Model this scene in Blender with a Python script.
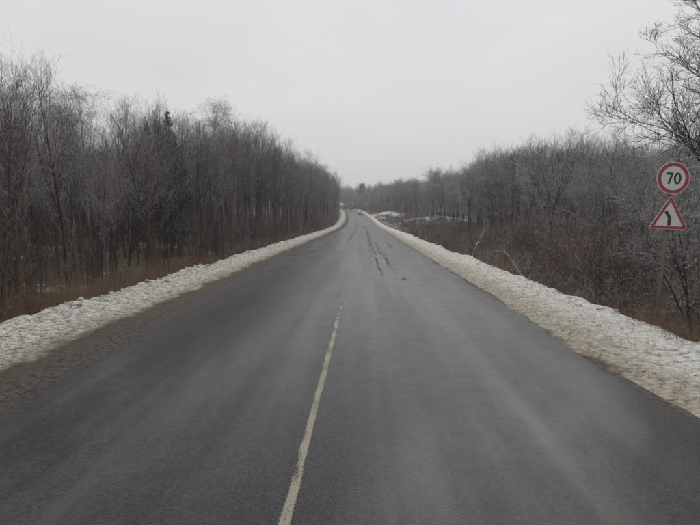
import bpy, bmesh, math, random
import numpy as np
from mathutils import Vector, Matrix

R = math.radians
for o in list(bpy.data.objects):
    bpy.data.objects.remove(o)
sc = bpy.context.scene
COL = sc.collection
random.seed(7)
RNG = np.random.default_rng(11)

# ------------------------------------------------------------------ camera
CAM_H = 1.9
F_PX = 530.0                                   # focal length in pixels of the 700 px photograph
PITCH, YAW = R(4.8), R(1.51)
cd = bpy.data.cameras.new('camera')
cam = bpy.data.objects.new('camera', cd)
COL.objects.link(cam)
cd.sensor_width = 36.0
cd.lens = F_PX / 700.0 * 36.0
cd.clip_start, cd.clip_end = 0.05, 5000.0
cam.location = (0, 0, CAM_H)
cam.rotation_euler = (R(90) - PITCH, 0, YAW)
sc.camera = cam
CAM_M = cam.rotation_euler.to_matrix()

# ------------------------------------------------------------------ sky, sun, exposure
SUN_EL, SUN_ROT = R(38), R(200)
w = bpy.data.worlds.new('World')
sc.world = w
w.use_nodes = True
wn, wl = w.node_tree.nodes, w.node_tree.links
wn.clear()
w_out = wn.new('ShaderNodeOutputWorld')
bg = wn.new('ShaderNodeBackground')
bg.inputs['Strength'].default_value = 0.10
sky = wn.new('ShaderNodeTexSky')
sky.sky_type = 'NISHITA'
sky.sun_disc = False
sky.sun_elevation = SUN_EL
sky.sun_rotation = SUN_ROT
sky.dust_density = 6.0
hsv = wn.new('ShaderNodeHueSaturation')
hsv.inputs['Saturation'].default_value = 0.08
wl.new(sky.outputs[0], hsv.inputs['Color'])
tc = wn.new('ShaderNodeTexCoord')
sep = wn.new('ShaderNodeSeparateXYZ')
wl.new(tc.outputs['Generated'], sep.inputs[0])
# overcast layer: an even cloud deck, a little brighter overhead than at the horizon
mr = wn.new('ShaderNodeMapRange')
mr.inputs['From Min'].default_value, mr.inputs['From Max'].default_value = 0.0, 1.0
mr.inputs['To Min'].default_value, mr.inputs['To Max'].default_value = 7.1, 9.3
wl.new(sep.outputs['Z'], mr.inputs['Value'])
cn = wn.new('ShaderNodeTexNoise')
cn.inputs['Scale'].default_value = 2.2
cn.inputs['Detail'].default_value = 3.0
mp = wn.new('ShaderNodeMapping')
mp.inputs['Scale'].default_value = (1, 1, 3.0)
wl.new(tc.outputs['Generated'], mp.inputs[0])
wl.new(mp.outputs[0], cn.inputs['Vector'])
cr = wn.new('ShaderNodeMapRange')
cr.inputs['To Min'].default_value, cr.inputs['To Max'].default_value = 0.86, 1.13
wl.new(cn.outputs[0], cr.inputs['Value'])
mul = wn.new('ShaderNodeMath'); mul.operation = 'MULTIPLY'
wl.new(mr.outputs[0], mul.inputs[0]); wl.new(cr.outputs[0], mul.inputs[1])
vm = wn.new('ShaderNodeVectorMath'); vm.operation = 'SCALE'
vm.inputs[0].default_value = (0.980, 1.003, 1.018)
wl.new(mul.outputs[0], vm.inputs['Scale'])
mx = wn.new('ShaderNodeMix'); mx.data_type = 'RGBA'
mx.inputs[0].default_value = 0.92
wl.new(hsv.outputs[0], mx.inputs[6]); wl.new(vm.outputs[0], mx.inputs[7])
wl.new(mx.outputs[2], bg.inputs['Color'])
wl.new(bg.outputs[0], w_out.inputs['Surface'])

sd = bpy.data.lights.new('sun', 'SUN')
sd.energy, sd.angle, sd.color = 0.5, R(40), (1.0, 0.97, 0.93)
sun = bpy.data.objects.new('sun', sd)
COL.objects.link(sun)
sun.location = (20, -30, 60)
sun.rotation_euler = (R(90) - SUN_EL, 0, R(180) - SUN_ROT + R(180))

vs = sc.view_settings
vs.view_transform, vs.look, vs.exposure, vs.gamma = 'Standard', 'None', 0.0, 1.0
vs.use_curve_mapping = False
sc.cycles.volume_bounces = 1
sc.cycles.max_bounces = 4
sc.cycles.transparent_max_bounces = 12
sc.cycles.volume_step_rate = 4.0
sc.cycles.use_denoising = True
sc.cycles.denoising_prefilter = 'ACCURATE'


# ------------------------------------------------------------------ helpers
def ray(px, py):
    d = Vector(((px - 350.0) / F_PX, -(py - 262.5) / F_PX, -1.0))
    return CAM_M @ d


def at(px, py, y):
    """point seen at photo pixel (px, py) that lies y metres ahead"""
    d = ray(px, py)
    return Vector((0, 0, CAM_H)) + d * (y / d.y)


def pix(p):
    v = CAM_M.transposed() @ (Vector(p) - Vector((0, 0, CAM_H)))
    if v.z > -0.1:
        return None
    return (350 + F_PX * v.x / -v.z, 262.5 - F_PX * v.y / -v.z)


def sm(a, b, x):
    t = np.clip((np.asarray(x, float) - a) / (b - a), 0, 1)
    return t * t * (3 - 2 * t)


def vnoise(x, y, seed=0):
    x = np.asarray(x, float); y = np.asarray(y, float)
    xi, yi = np.floor(x), np.floor(y)
    fx, fy = x - xi, y - yi
    fx, fy = fx * fx * (3 - 2 * fx), fy * fy * (3 - 2 * fy)

    def h(a, b):
        v = np.sin(a * 127.1 + b * 311.7 + seed * 74.7) * 43758.5453
        return v - np.floor(v)
    return (h(xi, yi) * (1 - fx) + h(xi + 1, yi) * fx) * (1 - fy) + (h(xi, yi + 1) * (1 - fx) + h(xi + 1, yi + 1) * fx) * fy


def fbm(x, y, seed=0, oct=4):
    s, a, n = 0.0, 0.5, 0.0
    for k in range(oct):
        s = s + a * vnoise(x * 2 ** k, y * 2 ** k, seed + k)
        n += a; a *= 0.5
    return s / n


def set_props(o, label=None, cat=None, group=None, kind=None):
    for k, v in (('label', label), ('category', cat), ('group', group), ('kind', kind)):
        if v:
            o[k] = v
    return o


def link(name, me, mats=(), parent=None, smooth=True):
    o = bpy.data.objects.new(name, me)
    COL.objects.link(o)
    for m in mats:
        me.materials.append(m)
    if parent:
        o.parent = parent
    return o


def empty(name, loc=(0, 0, 0), rz=0.0):
    o = bpy.data.objects.new(name, None)
    COL.objects.link(o)
    o.location = loc
    o.rotation_euler = (0, 0, rz)
    o.empty_display_size = 0.2
    return o


def mesh_np(name, verts, faces, smooth=True, mat_idx=None):
    """verts (N,3), faces (M,k) numpy with k fixed"""
    me = bpy.data.meshes.new(name)
    verts = np.ascontiguousarray(verts, dtype=np.float32)
    faces = np.ascontiguousarray(faces, dtype=np.int32)
    m, k = faces.shape
    me.vertices.add(len(verts)); me.vertices.foreach_set('co', verts.ravel())
    me.loops.add(m * k); me.loops.foreach_set('vertex_index', faces.ravel())
    me.polygons.add(m)
    me.polygons.foreach_set('loop_start', np.arange(0, m * k, k, dtype=np.int32))
    me.polygons.foreach_set('loop_total', np.full(m, k, dtype=np.int32))
    me.polygons.foreach_set('use_smooth', np.full(m, smooth, dtype=bool))
    if mat_idx is not None:
        me.polygons.foreach_set('material_index', np.asarray(mat_idx, dtype=np.int32))
    me.update(calc_edges=True)
    return me


def bm_mesh(name, bm, smooth=False):
    me = bpy.data.meshes.new(name)
    bmesh.ops.recalc_face_normals(bm, faces=bm.faces)
    bm.to_mesh(me); bm.free()
    if smooth:
        for p in me.polygons:
            p.use_smooth = True
    return me


# ------------------------------------------------------------------ materials
def new_mat(name):
    m = bpy.data.materials.new(name)
    m.use_nodes = True
    nt = m.node_tree
    return m, nt.nodes, nt.links, nt.nodes['Principled BSDF']


def noise(n, l, vec, scale, detail=4.0, rough=0.55):
    t = n.new('ShaderNodeTexNoise')
    t.inputs['Scale'].default_value = scale
    t.inputs['Detail'].default_value = detail
    t.inputs['Roughness'].default_value = rough
    if vec is not None:
        l.new(vec, t.inputs['Vector'])
    return t.outputs[0]


def ramp(n, l, fac, a, b, lo=0.0, hi=1.0):
    t = n.new('ShaderNodeMapRange')
    t.interpolation_type = 'SMOOTHSTEP'
    t.inputs['From Min'].default_value, t.inputs['From Max'].default_value = a, b
    t.inputs['To Min'].default_value, t.inputs['To Max'].default_value = lo, hi
    l.new(fac, t.inputs['Value'])
    return t.outputs[0]


def mixc(n, l, fac, a, b):
    t = n.new('ShaderNodeMix'); t.data_type = 'RGBA'
    for s, v in ((0, fac), (6, a), (7, b)):
        if isinstance(v, bpy.types.NodeSocket):
            l.new(v, t.inputs[s])
        elif s == 0:
            t.inputs[s].default_value = v
        else:
            t.inputs[s].default_value = (*v, 1)
    return t.outputs[2]


def math_(n, l, op, a, b=None):
    t = n.new('ShaderNodeMath'); t.operation = op
    for i, v in enumerate((a, b)):
        if v is None:
            continue
        if isinstance(v, bpy.types.NodeSocket):
            l.new(v, t.inputs[i])
        else:
            t.inputs[i].default_value = v
    return t.outputs[0]


def mapping(n, l, vec, scale):
    t = n.new('ShaderNodeMapping')
    t.inputs['Scale'].default_value = scale
    l.new(vec, t.inputs[0])
    return t.outputs[0]


def bump(n, l, bsdf, h, strength, dist):
    t = n.new('ShaderNodeBump')
    t.inputs['Strength'].default_value = strength
    t.inputs['Distance'].default_value = dist
    l.new(h, t.inputs['Height'])
    l.new(t.outputs[0], bsdf.inputs['Normal'])


def plain(name, col, rough=0.6, metal=0.0, var=0.15, scale=30.0):
    m, n, l, b = new_mat(name)
    tcn = n.new('ShaderNodeTexCoord')
    f = noise(n, l, tcn.outputs['Object'], scale, 5)
    c = mixc(n, l, f, tuple(x * (1 - var) for x in col), tuple(min(1, x * (1 + var)) for x in col))
    l.new(c, b.inputs['Base Color'])
    b.inputs['Roughness'].default_value = rough
    b.inputs['Metallic'].default_value = metal
    return m


def bark(name, c1, c2, snow, snow_edge=0.35, stripes=None, patch=9.0):
    """bark with a thin cover of snow lying on what faces upwards"""
    m, n, l, b = new_mat(name)
    geo = n.new('ShaderNodeNewGeometry')
    oi = n.new('ShaderNodeObjectInfo')
    tcn = n.new('ShaderNodeTexCoord')
    f = noise(n, l, mapping(n, l, tcn.outputs['Object'], (6, 6, 1.2)), 4.0, 3)
    c = mixc(n, l, f, c1, c2)
    tint = ramp(n, l, oi.outputs['Random'], 0, 1, 0.62, 1.3)
    vmn = n.new('ShaderNodeVectorMath'); vmn.operation = 'SCALE'
    l.new(c, vmn.inputs[0]); l.new(tint, vmn.inputs['Scale'])
    c = vmn.outputs[0]
    if stripes:
        g = noise(n, l, mapping(n, l, tcn.outputs['Object'], (3, 3, 14)), 3.0, 2)
        c = mixc(n, l, ramp(n, l, g, 0.52, 0.6), c, stripes)
    if snow > 0:
        sx = n.new('ShaderNodeSeparateXYZ'); l.new(geo.outputs['Normal'], sx.inputs[0])
        up = ramp(n, l, sx.outputs['Z'], snow_edge, snow_edge + 0.3)
        pn = ramp(n, l, noise(n, l, geo.outputs['Position'], patch, 2), 0.62 - 0.3 * snow, 0.75 - 0.3 * snow)
        fac = math_(n, l, 'MULTIPLY', up, pn)
        c = mixc(n, l, fac, c, (0.72, 0.74, 0.77))
    l.new(c, b.inputs['Base Color'])
    b.inputs['Roughness'].default_value = 0.85
    b.inputs['Specular IOR Level'].default_value = 0.25
    return m


M_TRUNK_G = bark('bark_grey', (0.09, 0.077, 0.067), (0.22, 0.195, 0.172), 0.40, 0.5)
M_TRUNK_D = bark('bark_dark', (0.030, 0.025, 0.022), (0.065, 0.055, 0.048), 0.45, 0.4)
M_BIRCH = bark('bark_birch', (0.30, 0.28, 0.26), (0.42, 0.40, 0.38), 0.0, stripes=(0.03, 0.027, 0.025))
M_TWIG_L = bark('twig_grey_brown', (0.076, 0.058, 0.043), (0.145, 0.114, 0.088), 0.66, 0.2)
M_TWIG_R = bark('twig_brown_snowy', (0.068, 0.050, 0.037), (0.125, 0.094, 0.070), 0.72, 0.2)
M_TWIG_RED = bark('twig_red_brown', (0.110, 0.058, 0.038), (0.180, 0.108, 0.074), 0.40, 0.3)
M_TWIG_DARK = bark('twig_dark', (0.035, 0.029, 0.026), (0.065, 0.056, 0.050), 0.25, 0.35)
M_NEEDLE = bark('needles_dark_green', (0.018, 0.026, 0.018), (0.035, 0.048, 0.030), 0.35, 0.5, patch=3.0)


# ------------------------------------------------------------------ ground plan
ROAD_L, ROAD_R = -3.48, 3.56           # asphalt edges measured from the road's centre line
VERGE_L, VERGE_R = 2.50, 1.90          # width of the snowy verges up to their crest


def road_x(y):
    y = np.asarray(y, float)
    t = np.clip(y - 60, 0, None) / 250.0
    return -0.47 - 7.75 * t ** 2.2 - 0.0042 * np.clip(y - 312, 0, None) ** 2


def road_z(y):
    y = np.asarray(y, float)
    yy = np.array([-200, 95, 120, 140, 165, 195, 230, 270, 310, 345, 380, 460, 900.0])
    zz = np.array([0, 0, 0.22, 0.62, 1.35, 2.45, 3.75, 5.25, 6.6, 7.5, 8.0, 9.5, 12])
    out = 0
    for d in (-16, -8, 0, 8, 16):
        out = out + np.interp(y + d, yy, zz) / 5
    return out


def ground_z(x, y):
    x = np.asarray(x, float); y = np.asarray(y, float)
    u = x - road_x(y)
    rz = road_z(y)
    n = (fbm(x * 0.08, y * 0.08, 3) - 0.5) * 1.1 + (fbm(x * 0.5, y * 0.5, 9) - 0.5) * 0.35
    # left: ditch behind the verge, then wood floor
    left = -0.95 + 0.55 * sm(9.5, 16, -u) + 3.4 * sm(22, 70, -u)
    right = -1.0 + 0.45 * sm(8.5, 14, u) + 3.4 * sm(24, 75, u)
    bank = 1.9 * np.exp(-((x - 21) / 9) ** 2 - ((y - 152) / 26) ** 2) + 1.3 * np.exp(-((x - 9) / 7) ** 2 - ((y - 208) / 22) ** 2)
    far = 0.8 * sm(150, 260, y)
    out = np.where(u < 0, left, right) + bank + far + n * np.minimum(1, np.abs(u) / 14)
    under = -0.35
    edge_l = sm(ROAD_L - VERGE_L - 1.6, ROAD_L - VERGE_L + 0.2, u)
    edge_r = 1 - sm(ROAD_R + VERGE_R - 0.2, ROAD_R + VERGE_R + 1.3, u)
    k = np.where(u < 0, edge_l, edge_r)
    return rz + out * (1 - k) + under * k


# ground sheet
xs = np.concatenate([-np.geomspace(340, 14, 40), np.linspace(-13.5, 15, 110), np.geomspace(15.5, 340, 40)])
ys = np.concatenate([np.linspace(-60, -3, 20), np.linspace(-2, 60, 140), np.linspace(61, 260, 140), np.geomspace(262, 760, 50)])
GX, GY = np.meshgrid(xs, ys)
GZ = ground_z(GX, GY)


def grid_faces(ny, nx):
    i = np.arange(ny - 1)[:, None] * nx + np.arange(nx - 1)[None, :]
    return np.stack([i, i + 1, i + nx + 1, i + nx], -1).reshape(-1, 4)


m, n, l, b = new_mat('wood_floor')
geo = n.new('ShaderNodeNewGeometry')
P = geo.outputs['Position']
litter = mixc(n, l, noise(n, l, P, 3.0, 6), (0.030, 0.022, 0.015), (0.12, 0.085, 0.05))
litter = mixc(n, l, ramp(n, l, noise(n, l, P, 22.0, 4), 0.45, 0.62), litter, (0.16, 0.115, 0.065))
sn = math_(n, l, 'ADD', math_(n, l, 'MULTIPLY', noise(n, l, P, 0.16, 3), 0.9), math_(n, l, 'MULTIPLY', noise(n, l, P, 2.6, 5), 0.55))
for (cx_, cy_, r0_) in ((20, 150, 15), (9.5, 206, 13)):       # snow lies longer on the open bank beyond the railing
    dv = n.new('ShaderNodeVectorMath'); dv.operation = 'DISTANCE'
    l.new(mapping(n, l, P, (1, 0.45, 0)), dv.inputs[0]); dv.inputs[1].default_value = (cx_, cy_ * 0.45, 0)
    sn = math_(n, l, 'ADD', sn, ramp(n, l, dv.outputs['Value'], r0_, r0_ * 0.4, 0.0, 0.15))
c = mixc(n, l, ramp(n, l, sn, 0.79, 0.90), litter, (0.66, 0.67, 0.70))
l.new(c, b.inputs['Base Color'])
b.inputs['Roughness'].default_value = 0.9
bump(n, l, b, noise(n, l, P, 9.0, 6), 0.8, 0.12)
M_GROUND = m
ground = link('ground', mesh_np('ground', np.stack([GX, GY, GZ], -1).reshape(-1, 3), grid_faces(len(ys), len(xs))), [M_GROUND])
set_props(ground, 'brown leaf-littered ground with patches of thin snow under the trees', kind='structure')


def strip(name, us, yy, hfun, uv_of):
    """a sheet that follows the road: us lateral offsets, yy stations"""
    U, Y = np.meshgrid(us, yy)
    Z = hfun(U, Y)
    X = road_x(Y) + U
    me = mesh_np(name, np.stack([X, Y, Z], -1).reshape(-1, 3), grid_faces(len(yy), len(us)))
    uv = me.uv_layers.new(name='road')
    a, bb = uv_of(U, Y)
    flat = np.stack([a, bb], -1).reshape(-1, 2)
    li = np.empty(len(me.loops), dtype=np.int32); me.loops.foreach_get('vertex_index', li)
    uv.data.foreach_set('uv', flat[li].astype(np.float32).ravel())
    return me


# ---- road
ry = np.concatenate([np.arange(-60, 100, 1.0), np.arange(100, 392, 2.0)])
ru = np.linspace(ROAD_L - 0.45, ROAD_R + 0.25, 40)


def road_h(U, Y):
    crown = 0.045 * (1 - (U / 3.6) ** 2)
    rut = -0.014 * (np.exp(-((U - 0.95) / 0.3) ** 2) + np.exp(-((U - 2.65) / 0.3) ** 2) + np.exp(-((U + 0.95) / 0.3) ** 2) + np.exp(-((U + 2.6) / 0.3) ** 2))
    return road_z(Y) + crown + rut + 0.012 * (fbm(U * 0.6, Y * 0.25, 4) - 0.5) - 0.045


m, n, l, b = new_mat('wet_asphalt')
uvn = n.new('ShaderNodeUVMap'); uvn.uv_map = 'road'
UV = uvn.outputs[0]
sx = n.new('ShaderNodeSeparateXYZ'); l.new(UV, sx.inputs[0])
U_, V_ = sx.outputs[0], sx.outputs[1]
grain = noise(n, l, UV, 110.0, 4, 0.75)
stones = n.new('ShaderNodeTexVoronoi'); stones.inputs['Scale'].default_value = 58.0
l.new(UV, stones.inputs['Vector'])
streak = noise(n, l, mapping(n, l, UV, (1.7, 0.06, 1)), 1.0, 6, 0.6)
blotch = noise(n, l, mapping(n, l, UV, (0.7, 0.32, 1)), 1.0, 7, 0.65)
base = mixc(n, l, grain, (0.0070, 0.0062, 0.0074), (0.032, 0.0285, 0.0325))
base = mixc(n, l, ramp(n, l, streak, 0.40, 0.75, 0.0, 0.7), base, (0.024, 0.0208, 0.0222))
sc_ = n.new('ShaderNodeSeparateXYZ'); l.new(stones.outputs['Color'], sc_.inputs[0])
mott = noise(n, l, UV, 3.2, 8, 0.68)
gain = math_(n, l, 'MULTIPLY', ramp(n, l, sc_.outputs[0], 0.0, 1.0, 0.45, 1.7), ramp(n, l, mott, 0.32, 0.68, 0.6, 1.45))
sv = n.new('ShaderNodeVectorMath'); sv.operation = 'SCALE'
l.new(base, sv.inputs[0]); l.new(gain, sv.inputs['Scale'])
base = sv.outputs[0]
pale = ramp(n, l, math_(n, l, 'MULTIPLY', stones.outputs['Distance'], 1.0), 0.16, 0.05)
rare = ramp(n, l, noise(n, l, UV, 30.0, 2), 0.56, 0.66)
base = mixc(n, l, math_(n, l, 'MULTIPLY', pale, rare), base, (0.26, 0.25, 0.24))


def band(cu, cw, v0, v1, soft=2.0, wob=0.25, wob_scale=0.3):
    """mask of a long stain at lateral offset cu, from v0 to v1 metres along the road"""
    wn_ = math_(n, l, 'MULTIPLY', math_(n, l, 'SUBTRACT', noise(n, l, mapping(n, l, UV, (0, wob_scale, 1)), 1.0, 3), 0.5), wob * 2)
    du = math_(n, l, 'ABSOLUTE', math_(n, l, 'SUBTRACT', math_(n, l, 'ADD', U_, wn_), cu))
    a = ramp(n, l, du, cw, cw * 0.35)
    s0 = ramp(n, l, V_, v0 - soft, v0 + soft)
    s1 = ramp(n, l, V_, v1 + soft, v1 - soft)
    return math_(n, l, 'MULTIPLY', a, math_(n, l, 'MULTIPLY', s0, s1))


broken = ramp(n, l, noise(n, l, mapping(n, l, UV, (7, 0.7, 1)), 1.0, 7, 0.7), 0.40, 0.58)
dark = None
for args in ((1.05, 0.07, 18, 36, 2.5, 0.16), (1.50, 0.11, 19, 28, 2.0, 0.16), (0.92, 0.20, 32, 140, 9, 0.14), (1.35, 0.08, 27, 44, 3, 0.2),
             (-0.85, 0.17, 46, 170, 9, 0.14), (2.25, 0.14, 33, 45, 2, 0.15), (1.72, 0.07, 16.0, 17.0, 0.4, 0.1)):
    q = math_(n, l, 'MULTIPLY', band(*args), broken)
    dark = q if dark is None else math_(n, l, 'MAXIMUM', dark, q)
base = mixc(n, l, math_(n, l, 'MULTIPLY', dark, 0.62), base, (0.008, 0.008, 0.008))
tan_ = None
for args in ((0.62, 0.10, -5, 60, 4, 0.12), (2.05, 0.11, -5, 45, 4, 0.2), (-1.55, 0.13, -5, 70, 4, 0.15), (-2.9, 0.2, 2, 60, 4, 0.2)):
    q = math_(n, l, 'MULTIPLY', band(*args), ramp(n, l, noise(n, l, mapping(n, l, UV, (4, 0.25, 1)), 1.0, 6, 0.65), 0.38, 0.68))
    tan_ = q if tan_ is None else math_(n, l, 'MAXIMUM', tan_, q)
base = mixc(n, l, math_(n, l, 'MULTIPLY', tan_, 0.42), base, (0.066, 0.052, 0.044))     # dried mud and salt between the wheel tracks
mudpatch = math_(n, l, 'MULTIPLY', band(1.15, 0.85, 122, 142, 4, 0.1), 1.0)
base = mixc(n, l, mudpatch, base, (0.17, 0.095, 0.06))
# grit and brown slush along both edges
ed = noise(n, l, mapping(n, l, UV, (1.5, 0.5, 1)), 1.0, 4)
edl = ramp(n, l, math_(n, l, 'ADD', U_, math_(n, l, 'MULTIPLY', ed, 1.5)), ROAD_L + 1.55, ROAD_L + 0.75)
edr = ramp(n, l, math_(n, l, 'SUBTRACT', U_, math_(n, l, 'MULTIPLY', ed, 0.5)), ROAD_R - 0.36, ROAD_R - 0.1)
edm = math_(n, l, 'MAXIMUM', edl, edr)
base = mixc(n, l, math_(n, l, 'MULTIPLY', edm, 0.7), base, mixc(n, l, ramp(n, l, noise(n, l, UV, 12.0, 7, 0.7), 0.35, 0.65), (0.022, 0.019, 0.016), (0.14, 0.12, 0.098)))
l.new(base, b.inputs['Base Color'])
ro = math_(n, l, 'ADD', ramp(n, l, streak, 0.3, 0.7, 0.36, 0.52), ramp(n, l, blotch, 0.3, 0.7, -0.10, 0.12))
ro = math_(n, l, 'ADD', ro, ramp(n, l, mott, 0.3, 0.7, -0.08, 0.10))
ro = math_(n, l, 'ADD', ro, math_(n, l, 'MULTIPLY', edm, 0.2))
ro = math_(n, l, 'ADD', ro, math_(n, l, 'MULTIPLY', dark, 0.22))
l.new(ro, b.inputs['Roughness'])
b.inputs['IOR'].default_value = 1.40
b.inputs['Specular IOR Level'].default_value = 0.26
hgt = math_(n, l, 'ADD', math_(n, l, 'MULTIPLY', grain, 0.8), math_(n, l, 'MULTIPLY', stones.outputs['Distance'], 1.1))
bump(n, l, b, hgt, 0.30, 0.008)
wet = ramp(n, l, math_(n, l, 'ADD', math_(n, l, 'MULTIPLY', streak, 0.55), math_(n, l, 'MULTIPLY', blotch, 0.45)), 0.36, 0.64, 0.12, 0.72)
l.new(math_(n, l, 'MULTIPLY', wet, math_(n, l, 'SUBTRACT', 1.0, math_(n, l, 'MAXIMUM', edm, dark))), b.inputs['Coat Weight'])
b.inputs['Coat Roughness'].default_value = 0.17
b.inputs['Coat IOR'].default_value = 1.33
M_ROAD = m
road = link('road', strip('road', ru, ry, road_h, lambda U, Y: (U, Y)), [M_ROAD])
set_props(road, 'wet grey two-lane asphalt road running straight and then uphill', kind='structure')

# ---- worn centre line
m, n, l, b = new_mat('worn_road_paint')
uvn = n.new('ShaderNodeUVMap'); uvn.uv_map = 'road'
UV = uvn.outputs[0]
sx = n.new('ShaderNodeSeparateXYZ'); l.new(UV, sx.inputs[0])
wear = math_(n, l, 'ADD', math_(n, l, 'MULTIPLY', noise(n, l, UV, 60, 4, 0.7), 0.6), math_(n, l, 'MULTIPLY', noise(n, l, mapping(n, l, UV, (12, 2.2, 1)), 1.0, 4), 0.5))
edge = ramp(n, l, math_(n, l, 'ABSOLUTE', sx.outputs[0]), 0.020, 0.052, 0.0, 0.22)
farw = ramp(n, l, sx.outputs[1], 9.6, 10.2, 0.0, 0.07)
alpha = ramp(n, l, math_(n, l, 'SUBTRACT', math_(n, l, 'SUBTRACT', wear, edge), farw), 0.40, 0.56)
l.new(mixc(n, l, noise(n, l, UV, 40, 4), (0.19, 0.165, 0.12), (0.36, 0.325, 0.25)), b.inputs['Base Color'])
b.inputs['Roughness'].default_value = 0.6
l.new(alpha, b.inputs['Alpha'])
M_PAINT = m
for k, (y0, y1) in enumerate(((-12, 9.75), (9.85, 20), (24.0, 34), (40, 52))):
    yy = np.arange(y0, y1 + 0.01, 0.25)
    us = np.array([-0.055, -0.03, 0.0, 0.03, 0.055]) - 0.02
    me = strip('centre_line', us, yy, lambda U, Y: road_h(U, Y) + 0.004, lambda U, Y: (U + 0.02, Y))
    o = link('centre_line', me, [M_PAINT])
    set_props(o, ['worn yellowish-white centre line running out of the bottom of the picture', 'almost worn away faint dash beyond the end of the solid centre line',
                  'faint pale dash of centre line in the middle distance', 'farthest faint dash of the worn centre line'][k], kind='structure')

# ---- snowy verges
def verge_mat(name, side):
    m, n, l, b = new_mat(name)
    uvn = n.new('ShaderNodeUVMap'); uvn.uv_map = 'road'
    UV = uvn.outputs[0]
    sx = n.new('ShaderNodeSeparateXYZ'); l.new(UV, sx.inputs[0])
    geo = n.new('ShaderNodeNewGeometry'); P = geo.outputs['Position']
    big = noise(n, l, mapping(n, l, UV, (1.3, 0.8, 1)), 1.0, 7, 0.62)
    d = math_(n, l, 'ADD', sx.outputs[0], math_(n, l, 'MULTIPLY', math_(n, l, 'SUBTRACT', big, 0.5), 1.1))
    grit = noise(n, l, P, 15.0, 6, 0.75)
    fine = noise(n, l, P, 30.0, 5, 0.75)
    white = mixc(n, l, ramp(n, l, grit, 0.32, 0.66), (0.47, 0.445, 0.40), (0.86, 0.845, 0.80))
    sandy = mixc(n, l, ramp(n, l, grit, 0.32, 0.66), (0.20, 0.165, 0.12), (0.58, 0.515, 0.415))
    mud = mixc(n, l, grit, (0.035, 0.029, 0.022), (0.115, 0.092, 0.066))
    if side == 'r':
        c = mixc(n, l, ramp(n, l, d, -0.06, 0.20), mud, sandy)
        c = mixc(n, l, ramp(n, l, d, 0.12, 1.35, 0.0, 0.94), c, white)
        specks, lo = 0.565, 0.63
    else:
        c = mixc(n, l, ramp(n, l, d, 0.58, 0.82), mud, sandy)
        c = mixc(n, l, ramp(n, l, d, 0.7, 1.4, 0.0, 0.80), c, white)
        specks, lo = 0.52, 0.60
    # bits of grass, sand and bare earth that show through
    sp = ramp(n, l, math_(n, l, 'ADD', math_(n, l, 'MULTIPLY', fine, 0.65), math_(n, l, 'MULTIPLY', noise(n, l, P, 7.0, 4), 0.42)), specks, lo)
    c = mixc(n, l, math_(n, l, 'MULTIPLY', sp, 0.85), c, (0.115, 0.095, 0.065))
    # earth and dead grass on the back slope
    back = ramp(n, l, d, (VERGE_R if side == 'r' else VERGE_L) + 0.15, (VERGE_R if side == 'r' else VERGE_L) + 0.6)
    c = mixc(n, l, back, c, mixc(n, l, grit, (0.05, 0.036, 0.022), (0.17, 0.12, 0.07)))
    l.new(c, b.inputs['Base Color'])
    b.inputs['Roughness'].default_value = 0.8
    b.inputs['Specular IOR Level'].default_value = 0.3
    h = math_(n, l, 'ADD', grit, math_(n, l, 'MULTIPLY', fine, 0.5))
    bump(n, l, b, h, 0.7, 0.04)
    return m


def verge_profile(s, y, W, seed, mud):
    """height over the road of the verge at distance s from the asphalt"""
    und = fbm(y * 0.22, s * 0.3, seed, 3) - 0.5
    slow = fbm(y * 0.06, 3.3 + s * 0.1, seed + 3, 2) - 0.5
    rag = 0.36 * (fbm(y * 0.8, s * 0.2, seed + 31, 4) - 0.5)
    rise = sm(mud * 0.5 + rag, mud + 0.45 + rag, s)
    crest = W + 0.6 * (fbm(y * 0.5, y * 0.03, seed + 5, 4) - 0.5)
    fall = sm(crest - 0.10, crest + 1.2, s)
    lump = (fbm(s * 2.2, y * 2.2, seed + 8, 3) - 0.5) * 0.05 + (fbm(s * 8, y * 8, seed + 2, 4) - 0.5) * 0.05
    ridge = 0.10 * np.exp(-((s - crest + 0.22) / 0.26) ** 2) * sm(0.45, 0.70, fbm(y * 1.1, s, seed + 14, 4))
    body = (0.02 if W < 2.2 else -0.015) + 0.02 * np.clip(s, 0, None) / W + 0.12 * und + 0.13 * slow + lump + ridge
    return -0.05 + rise * np.maximum(body, -0.05) * (1 - fall) + 0.05 * rise - 1.15 * fall


vy = np.concatenate([np.arange(-20, 2, 0.25), np.arange(2, 26, 0.055), np.arange(26, 60, 0.12), np.arange(60, 140, 0.4), np.arange(140, 392, 1.2)])
for side in ('r', 'l'):
    W = VERGE_R if side == 'r' else VERGE_L
    mudw = 0.10 if side == 'r' else 0.5
    s = np.concatenate([np.linspace(-0.12, W + 0.3, 44), np.linspace(W + 0.36, W + 1.8, 12)])
    if side == 'r':
        us, sgn, e0 = s + ROAD_R, 1, ROAD_R
        f = lambda U, Y: road_z(Y) + verge_profile(U - ROAD_R, Y, VERGE_R, 21, 0.10)
        uvf = lambda U, Y: (U - ROAD_R, Y)
    else:
        us = (ROAD_L - s)[::-1]
        f = lambda U, Y: road_z(Y) + verge_profile(ROAD_L - U, Y, VERGE_L, 43, 0.5)
        uvf = lambda U, Y: (ROAD_L - U, Y)
    me = strip('snowy_verge', us, vy, f, uvf)
    o = link('snowy_verge', me, [verge_mat('dirty_snow_' + ('near_lane' if side == 'r' else 'far_lane'), side)])
    set_props(o, 'snowy verge right of the road, sandy brown at the asphalt and white on top' if side == 'r' else
              'speckled dirty snow verge left of the road with a muddy edge', kind='structure')


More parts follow.
